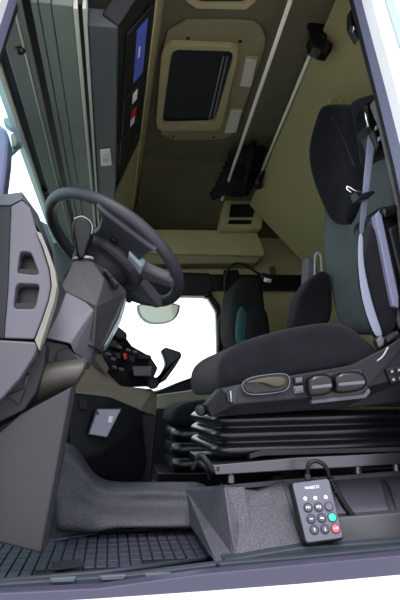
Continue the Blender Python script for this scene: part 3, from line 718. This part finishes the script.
slab('tag_label', [(234, 470), (245, 469), (245, 472), (234, 473)], .155, .158, 'white_mark', ds_)
# adjusting lever at the front of the base
tube('adjust_lever', spline([at(196, 458, .16), at(201, 455, .15), at(207, 461, .14), at(214, 472, .15)], 4), .006, 'dark_plastic', ds_)
tube('adjust_lever', spline([at(192, 470, .2), at(198, 462, .19), at(205, 467, .18), at(210, 478, .2)], 4), .005, 'black_plastic', ds_)
# cushion
cu = [(224, 394), (219, 380), (220, 362), (228, 350), (245, 340), (270, 332), (300, 325), (332, 320), (354, 324), (368, 336), (380, 346), (385, 358), (352, 371), (300, 380), (245, 393)]
puff('cushion', cu, .13, .66, .04, 'velour', ds_, seg=6)
# switch panel
sp2 = facet('side_panel', [(206, 405, .13), (221, 388, .10), (240, 384, .095), (300, 374, .09), (352, 365, .09), (388, 346, .09), (424, 322, .09), (424, 400, .11), (345, 408, .12), (240, 415, .12), (212, 417, .13), (236, 404, .085), (300, 398, .085), (350, 393, .085), (366, 387, .085), (424, 372, .085)],
      [(0, 10, 9, 11, 2, 1), (2, 11, 12, 3), (3, 12, 13, 14, 5, 4), (5, 14, 15, 6), (11, 9, 8, 13, 12), (13, 8, 7, 15, 14)], (0, .06, 0), 'console_plastic', ds_, bevel=.003)
hw = slab('handle_recess', [(242, 384), (250, 378), (270, 375), (284, 374), (289, 378), (288, 387), (282, 391), (255, 394), (246, 392)], .080, .09, 'gloss_black', ds_, bevel=.003)
tube('recess_rim', [p for p in smoothloop(pl([(241, 384), (250, 377.5), (270, 374.5), (285, 373.5), (290, 378), (289, 388), (282, 392), (255, 395), (245, 393)], .08), 1)], .0016, 'grey_plastic', ds_, seg=6, closed=True)
puff('recline_handle', [(244, 383), (256, 379), (272, 376), (286, 376), (287, 384), (280, 388), (270, 386), (262, 382), (252, 383)], .066, .084, .006, 'bronze', ds_, round_it=1)
for y0 in (377, 386.5):
    q = [(294, y0), (303.5, y0-1.3), (304, y0+6), (295, y0+7.3)]
    fr = slab('button', q, .078, .09, 'grey_plastic' if y0 > 380 else 'gloss_black', ds_, bevel=.002)
    slab('button_cap', [(295.6, y0+1.2), (302.5, y0), (302.8, y0+5), (296, y0+6)], .075, .08, 'grey_plastic_two', fr, bevel=.002)
slab('rocker_recess', [(308, 376), (362, 368), (369, 388), (364, 396), (312, 402)], .082, .09, 'gloss_black', ds_, bevel=.003)
for q in ([(309, 376), (328, 373), (334, 378), (335, 388), (330, 395), (311, 397), (309, 390)], [(336, 373), (358, 370), (367, 375), (369, 384), (364, 391), (338, 394), (336, 386)]):
    a = puff('rocker', q, .056, .088, .012, 'gloss_black', ds_, round_it=1)
    x0, x1 = q[0][0]+3, q[2][0]-2; y0 = q[0][1]+9
    slab('rocker_highlight', [(x0, y0+1), (x1, y0-1.5), (x1, y0+2), (x0, y0+4)], .0545, .058, 'grey_plastic', a, bevel=.001)  # pale strip in place of the highlight band on the rocker
slab('rocker_sill', [(312, 400), (364, 394), (369, 388), (371, 392), (366, 398), (312, 404)], .074, .09, 'grey_plastic_two', ds_, bevel=.002)
kpad = slab('keypad', [(386, 369), (424, 360), (424, 378), (391, 384)], .076, .09, 'gloss_black', ds_, bevel=.002)
for i in range(3):
    for j in range(2):
        x, y = 389.5+7*i+j*1.5, 369.5-1.5*i+8*j
        slab('key', [(x, y), (x+5, y-1), (x+5.3, y+4.3), (x+.4, y+5.3)], .071, .078, 'dark_plastic', kpad, bevel=.001)
        slab('key_mark', [(x+1.6, y+1.2), (x+3.6, y+.8), (x+3.8, y+2.8), (x+1.8, y+3.2)], .0702, .0712, 'grey_mark', kpad)
tag_ = slab('front_switch', [(226, 393), (230, 390), (231, 402), (228, 403)], .085, .1, 'gloss_black', ds_, bevel=.002)
tube('switch_edge', [at(230.5, 391, .085), at(231.5, 402, .085)], .0016, 'grey_mark', tag_, seg=6)
lathe('front_knob', at(201, 410, .17), (-.3, -1, 0), [(.014, -.03), (.014, .0), (.011, .010), (.005, .012)], 'black_plastic', ds_, seg=18)
# backrest: grey centre, dark head piece, bolsters
def rw(y, xs, Ys): return [at(x, yy, Y) for x, yy, Y in zip(xs, y, Ys)]
def surf(px, py, off=0.):
    """point where the pixel ray meets the curved front of the backrest"""
    d = ray(px, py); lo, hi = .9, 2.6
    for _ in range(40):
        t = (lo+hi)/2; p = CAM+d*t; q = p.y-.4
        X = .725-(1.6*q*q if q > 0 else .4*q*q)+max(0, p.z-1.2)*.15-off
        if p.x < X: lo = t
        else: hi = t
    return p
def srow(y, xs, off=0.): return [surf(x, y, off) for x in xs]
L_ = [(118, 330), (150, 318), (190, 322), (215, 320), (240, 318), (262, 321), (300, 329), (336, 336)]
grid('backrest', [srow(y, [l, l+8, l+22, l+40, 384]) for y, l in L_], (.10, 0, 0), 'seat_grey', ds_, subdiv=2)
H_ = [(103, 320, 335, 352), (110, 314, 333, 353), (130, 307, 330, 355), (150, 302, 329, 358), (170, 305, 330, 359), (190, 313, 334, 357), (208, 321, 337, 352), (225, 332, 338, 344)]
grid('headrest', [srow(y, [a, (a+b)/2-1, b, (b+c)/2, c], .03) for y, a, b, c in H_], [(.13, 0, 0)]*3+[(.10, 0, 0)]*2+[(.05, 0, 0)]*3, 'velour', ds_, subdiv=2)
R2 = [[(340, 101), (352, 95), (364, 91), (376, 90)], [(346, 115), (357, 110), (368, 108), (380, 108)], [(351, 140), (361, 136), (371, 132), (381, 130)], [(354, 160), (363, 154), (372, 148), (381, 146)], [(356, 176), (364, 167), (373, 160), (380, 157)]]
grid('headrest_wing', [[surf(x, y, .03-.006*j) for j, (x, y) in enumerate(r)] for r in R2], (.13, 0, 0), 'velour', ds_, subdiv=2)
tube('headrest_seam', [surf(x, y, .052) for x, y in ((331, 116), (338, 128), (346, 145), (354, 166))], .0016, 'graphite', ds_, seg=6)
puff('lumbar_bolster', [(294, 330), (297, 308), (302, 292), (313, 276), (325, 268), (334, 276), (334, 330)], .52, .64, .022, 'velour', ds_)
puff('side_bolster', [(366, 268), (368, 246), (373, 227), (379, 215), (387, 213), (393, 245), (399, 280), (401, 312), (396, 330), (389, 338), (384, 336), (377, 316), (370, 292)], .13, .20, .015, 'velour', ds_)
slab('back_shell', [(374, 214), (380, 206), (402, 203), (440, 205), (440, 350), (398, 330), (392, 300)], .135, .28, 'gloss_black', ds_, bevel=.012)
slab('shell_lit_edge', [(375, 215), (379, 211), (382, 215), (399, 296), (399, 308), (393, 306), (390, 292)], .115, .14, 'jamb_paint', ds_, bevel=.003)  # rim of the black shell, coloured lavender for the skylight on it
tube('shell_fold', spline([at(382, 214, .12), at(390, 212, .12), at(404, 207, .12), at(424, 204, .12)], 4), .014, 'gloss_black', ds_)
slab('shell_cover', [(388, 228), (404, 220), (424, 222), (424, 300), (404, 290), (396, 262)], .12, .135, 'black_plastic', ds_, bevel=.01)
# belt
def strap(name, pts, Yo, m, parent, t=.003):
    L = [at(a, y, Yv) for a, b, y, Yv in pts]; R_ = [at(b, y, Yv) for a, b, y, Yv in pts]
    return grid(name, [[l, l.lerp(r, .5), r] for l, r in zip(L, R_)], (.004, .002, 0), m, parent, subdiv=1)
bt = strap('seat_belt', [(368, 375, 126, .20), (366.5, 375.5, 140, .185), (364, 372, 165, .175), (361.5, 369, 194, .165), (359.5, 366, 215, .19), (358.3, 364, 236, .205)], 0, 'belt_web', ds_)
strap('lap_belt', [(358, 363, 232, .128), (357, 362, 255, .122), (358, 365, 275, .118), (361, 371, 300, .116), (368, 378, 322, .115), (375, 384, 338, .112)], 0, 'belt_web', ds_)
g_ = slab('belt_guide', [(355, 191), (360, 194), (372, 190), (376, 192), (370, 197), (358, 200)], .145, .18, 'gloss_black', ds_, bevel=.003)
tube('guide_lever', spline([at(361, 192.5, .143), at(354, 190, .14), at(348, 186.5, .14), at(347, 189, .14), at(352, 193, .14)], 3), .0022, 'chrome', g_, seg=6)
bo = slab('belt_outlet', [(364, 103), (378, 98), (384, 112), (385, 145), (378, 150), (372, 132), (367, 128)], .17, .24, 'gloss_black', ds_, bevel=.008)
tube('outlet_edge', [at(363.5, 106, .165), at(368.5, 127, .165)], .0035, 'chrome', bo, seg=6)
for x, y in ((376.5, 115), (377, 127), (380, 138)): slab('clip', [(x-1, y-1.5), (x+1.5, y-2.5), (x+.8, y+2), (x-1.4, y+2.5)], .163, .172, 'grey_mark', bo, bevel=.001)
slab('buckle', [(376, 340), (381, 335), (386, 338), (384, 346), (379, 348)], .085, .11, 'steel', ds_, bevel=.004)
slab('hinge_bar', [(386, 338), (398, 330), (400, 334), (388, 343)], .085, .12, 'dark_plastic', ds_, bevel=.003)
tube('trim_wire', spline([at(377, 361, .088), at(383, 356, .086), at(388, 347, .086)], 3), .0022, 'grey_mark', ds_, seg=6)
# folded far armrest
ar = slab('armrest', [(307, 266), (307, 257), (313, 256), (314, 264), (318, 265), (318, 320), (304, 320)], .66, .72, 'grey_plastic_two', ds_, bevel=.006)
tube('armrest_hoop', spline([at(315, 285, .655), at(315, 258, .655), at(318, 253, .655), at(321, 258, .655), at(322, 285, .655)], 4), .004, 'grey_mark', ds_, seg=6)
# cord on the wall behind the headrest
tag(tube('cord', spline([at(321, 110, .68), at(328, 107, .68), at(331, 99, .68), at(336, 96, .68), at(341, 101, .68), at(342, 108, .68), at(348, 108, .68)], 5), .003, 'cord', None, seg=6), 'thin yellow cord loop showing above the driver headrest', 'cord')
# coat clip near the frame top
hc = thing('grab_clip', at(353, 24, .09), 'small black clip with a chrome catch on the pillar seal at top right', 'clip')
slab('body', [(350, 10), (354, 8), (361, 36), (358, 40), (350, 26)], .085, .11, 'gloss_black', hc, bevel=.003)
slab('catch', [(353, 26), (357, 25), (357.5, 28), (354, 30)], .078, .09, 'chrome', hc, bevel=.001)

# ================================================================== HANDSET
hs = thing('remote_handset', at(318, 545, .06), 'dark remote handset with green and red keys leaning on the seat plinth', 'remote control')
A, B, C_, D = at(290.5, 482, .085), at(329, 477, .085), at(344.5, 539.5, .045), at(305.5, 545, .045)
ex = ((B-A)+(C_-D)).normalized(); ey = ((A-D)+(B-C_)).normalized(); nz_ = ex.cross(ey).normalized()
if nz_.y > 0: nz_ = -nz_
prism('body', rquad([A, B, C_, D], .06), -nz_*.028, 'black_plastic', hs, bevel=.004, bseg=3)
ctr = (A+B+C_+D)/4
face = prism('face_plate', rquad([ctr+(p-ctr)*.94+nz_*.0004 for p in (A, B, C_, D)], .06), nz_*.0022, 'handset_face', hs, bevel=.0012)
pA = ctr+nz_*.0026
def onface(px, py):
    d_ = ray(px, py); t = (pA-CAM).dot(nz_)/d_.dot(nz_); return CAM+d_*t
for x, y in ((305.2, 498.6), (315.3, 498), (325.6, 497.2)):
    lathe('indicator', onface(x, y), nz_, [(.0042, -.001), (.004, .001), (.002, .0016)], 'white_mark', hs, seg=12)
keys = [(308, 507.8, 'key_grey'), (318.4, 507.2, 'key_grey'), (328.8, 506.6, 'handset_face'), (311, 519, 'key_grey'), (321.6, 518.2, 'key_grey'), (332, 517.4, 'key_green'), (314.2, 529.8, 'key_grey'), (324.8, 529.2, 'key_grey'), (335.4, 528.6, 'key_red')]
for i, (x, y, m) in enumerate(keys):
    p = onface(x, y)
    rg = lathe('key_ring', p, nz_, [(.0102, -.001), (.0102, .0012), (.0086, .0014)], 'gloss_black', hs, seg=22)
    k = lathe('key', p, nz_, [(.0082, 0), (.0082, .0026), (.007, .0034)], m, hs, seg=22)
    s = ['M1', 'M2', '', '-', '=', '', 'I', '3', 'STOP'][i]
    if i < 2: text('key_symbol', s, .0085, p+nz_*.0036, ex, ey, 'white_mark', k)
    elif i in (3, 4, 6, 7):
        bm = bmesh.new()
        def q4(u0, u1, v0, v1): addprism(bm, [p+nz_*.0034+ex*a_+ey*b_ for a_, b_ in ((u0, v0), (u1, v0), (u1, v1), (u0, v1))], nz_*.0005)
        if i in (3, 4): q4(-.0035, .0035, -.0007, .0007)
        if i == 4: q4(-.0035, -.001, .0007, .002); q4(.001, .0035, -.002, -.0007)
        if i in (6, 7):
            q4(-.0006, .0006, -.0032, .0032); s_ = 1 if i == 6 else -1
            addprism(bm, [p+nz_*.0034+ex*a_+ey*b_ for a_, b_ in ((-.0022, s_*.001), (.0022, s_*.001), (0, s_*.004))], nz_*.0005)
        link('key_symbol', bm, 'white_mark', k)
    elif i == 8: text('key_symbol', s, .0045, p+nz_*.0036, ex, ey, 'white_mark', k)
text('lettering', 'WABCO', .0088, onface(312, 487.5), ex, ey, 'white_mark', hs)
cb0 = spline([at(308, 481, .09), at(307.5, 472, .085), at(309, 464, .08), at(316, 461, .08), at(324, 465, .08), at(328, 472, .085), at(329, 478, .09)], 5)
tube('cable', cb0, .0048, 'black_plastic', hs, seg=8)
tube('cable_boot', [at(308, 482, .09), at(307.6, 474, .087)], [.008, .006], 'dark_plastic', hs, seg=10)
h0, h1 = at(329.5, 478, .095), at(353, 517, .10); ax = (h1-h0).normalized(); Lh = (h1-h0).length
u_ = ax.orthogonal().normalized(); v_ = ax.cross(u_); P = []
NT = 17
for i in range(NT*10+1):
    t = i/(NT*10); a = 2*math.pi*NT*t
    P.append(h0+ax*(Lh*t)+(u_*math.cos(a)+v_*math.sin(a))*.0062+V((0, 0, -.006*math.sin(math.pi*t))))
tube('coiled_cable', P, .0021, 'black_plastic', hs, seg=6)
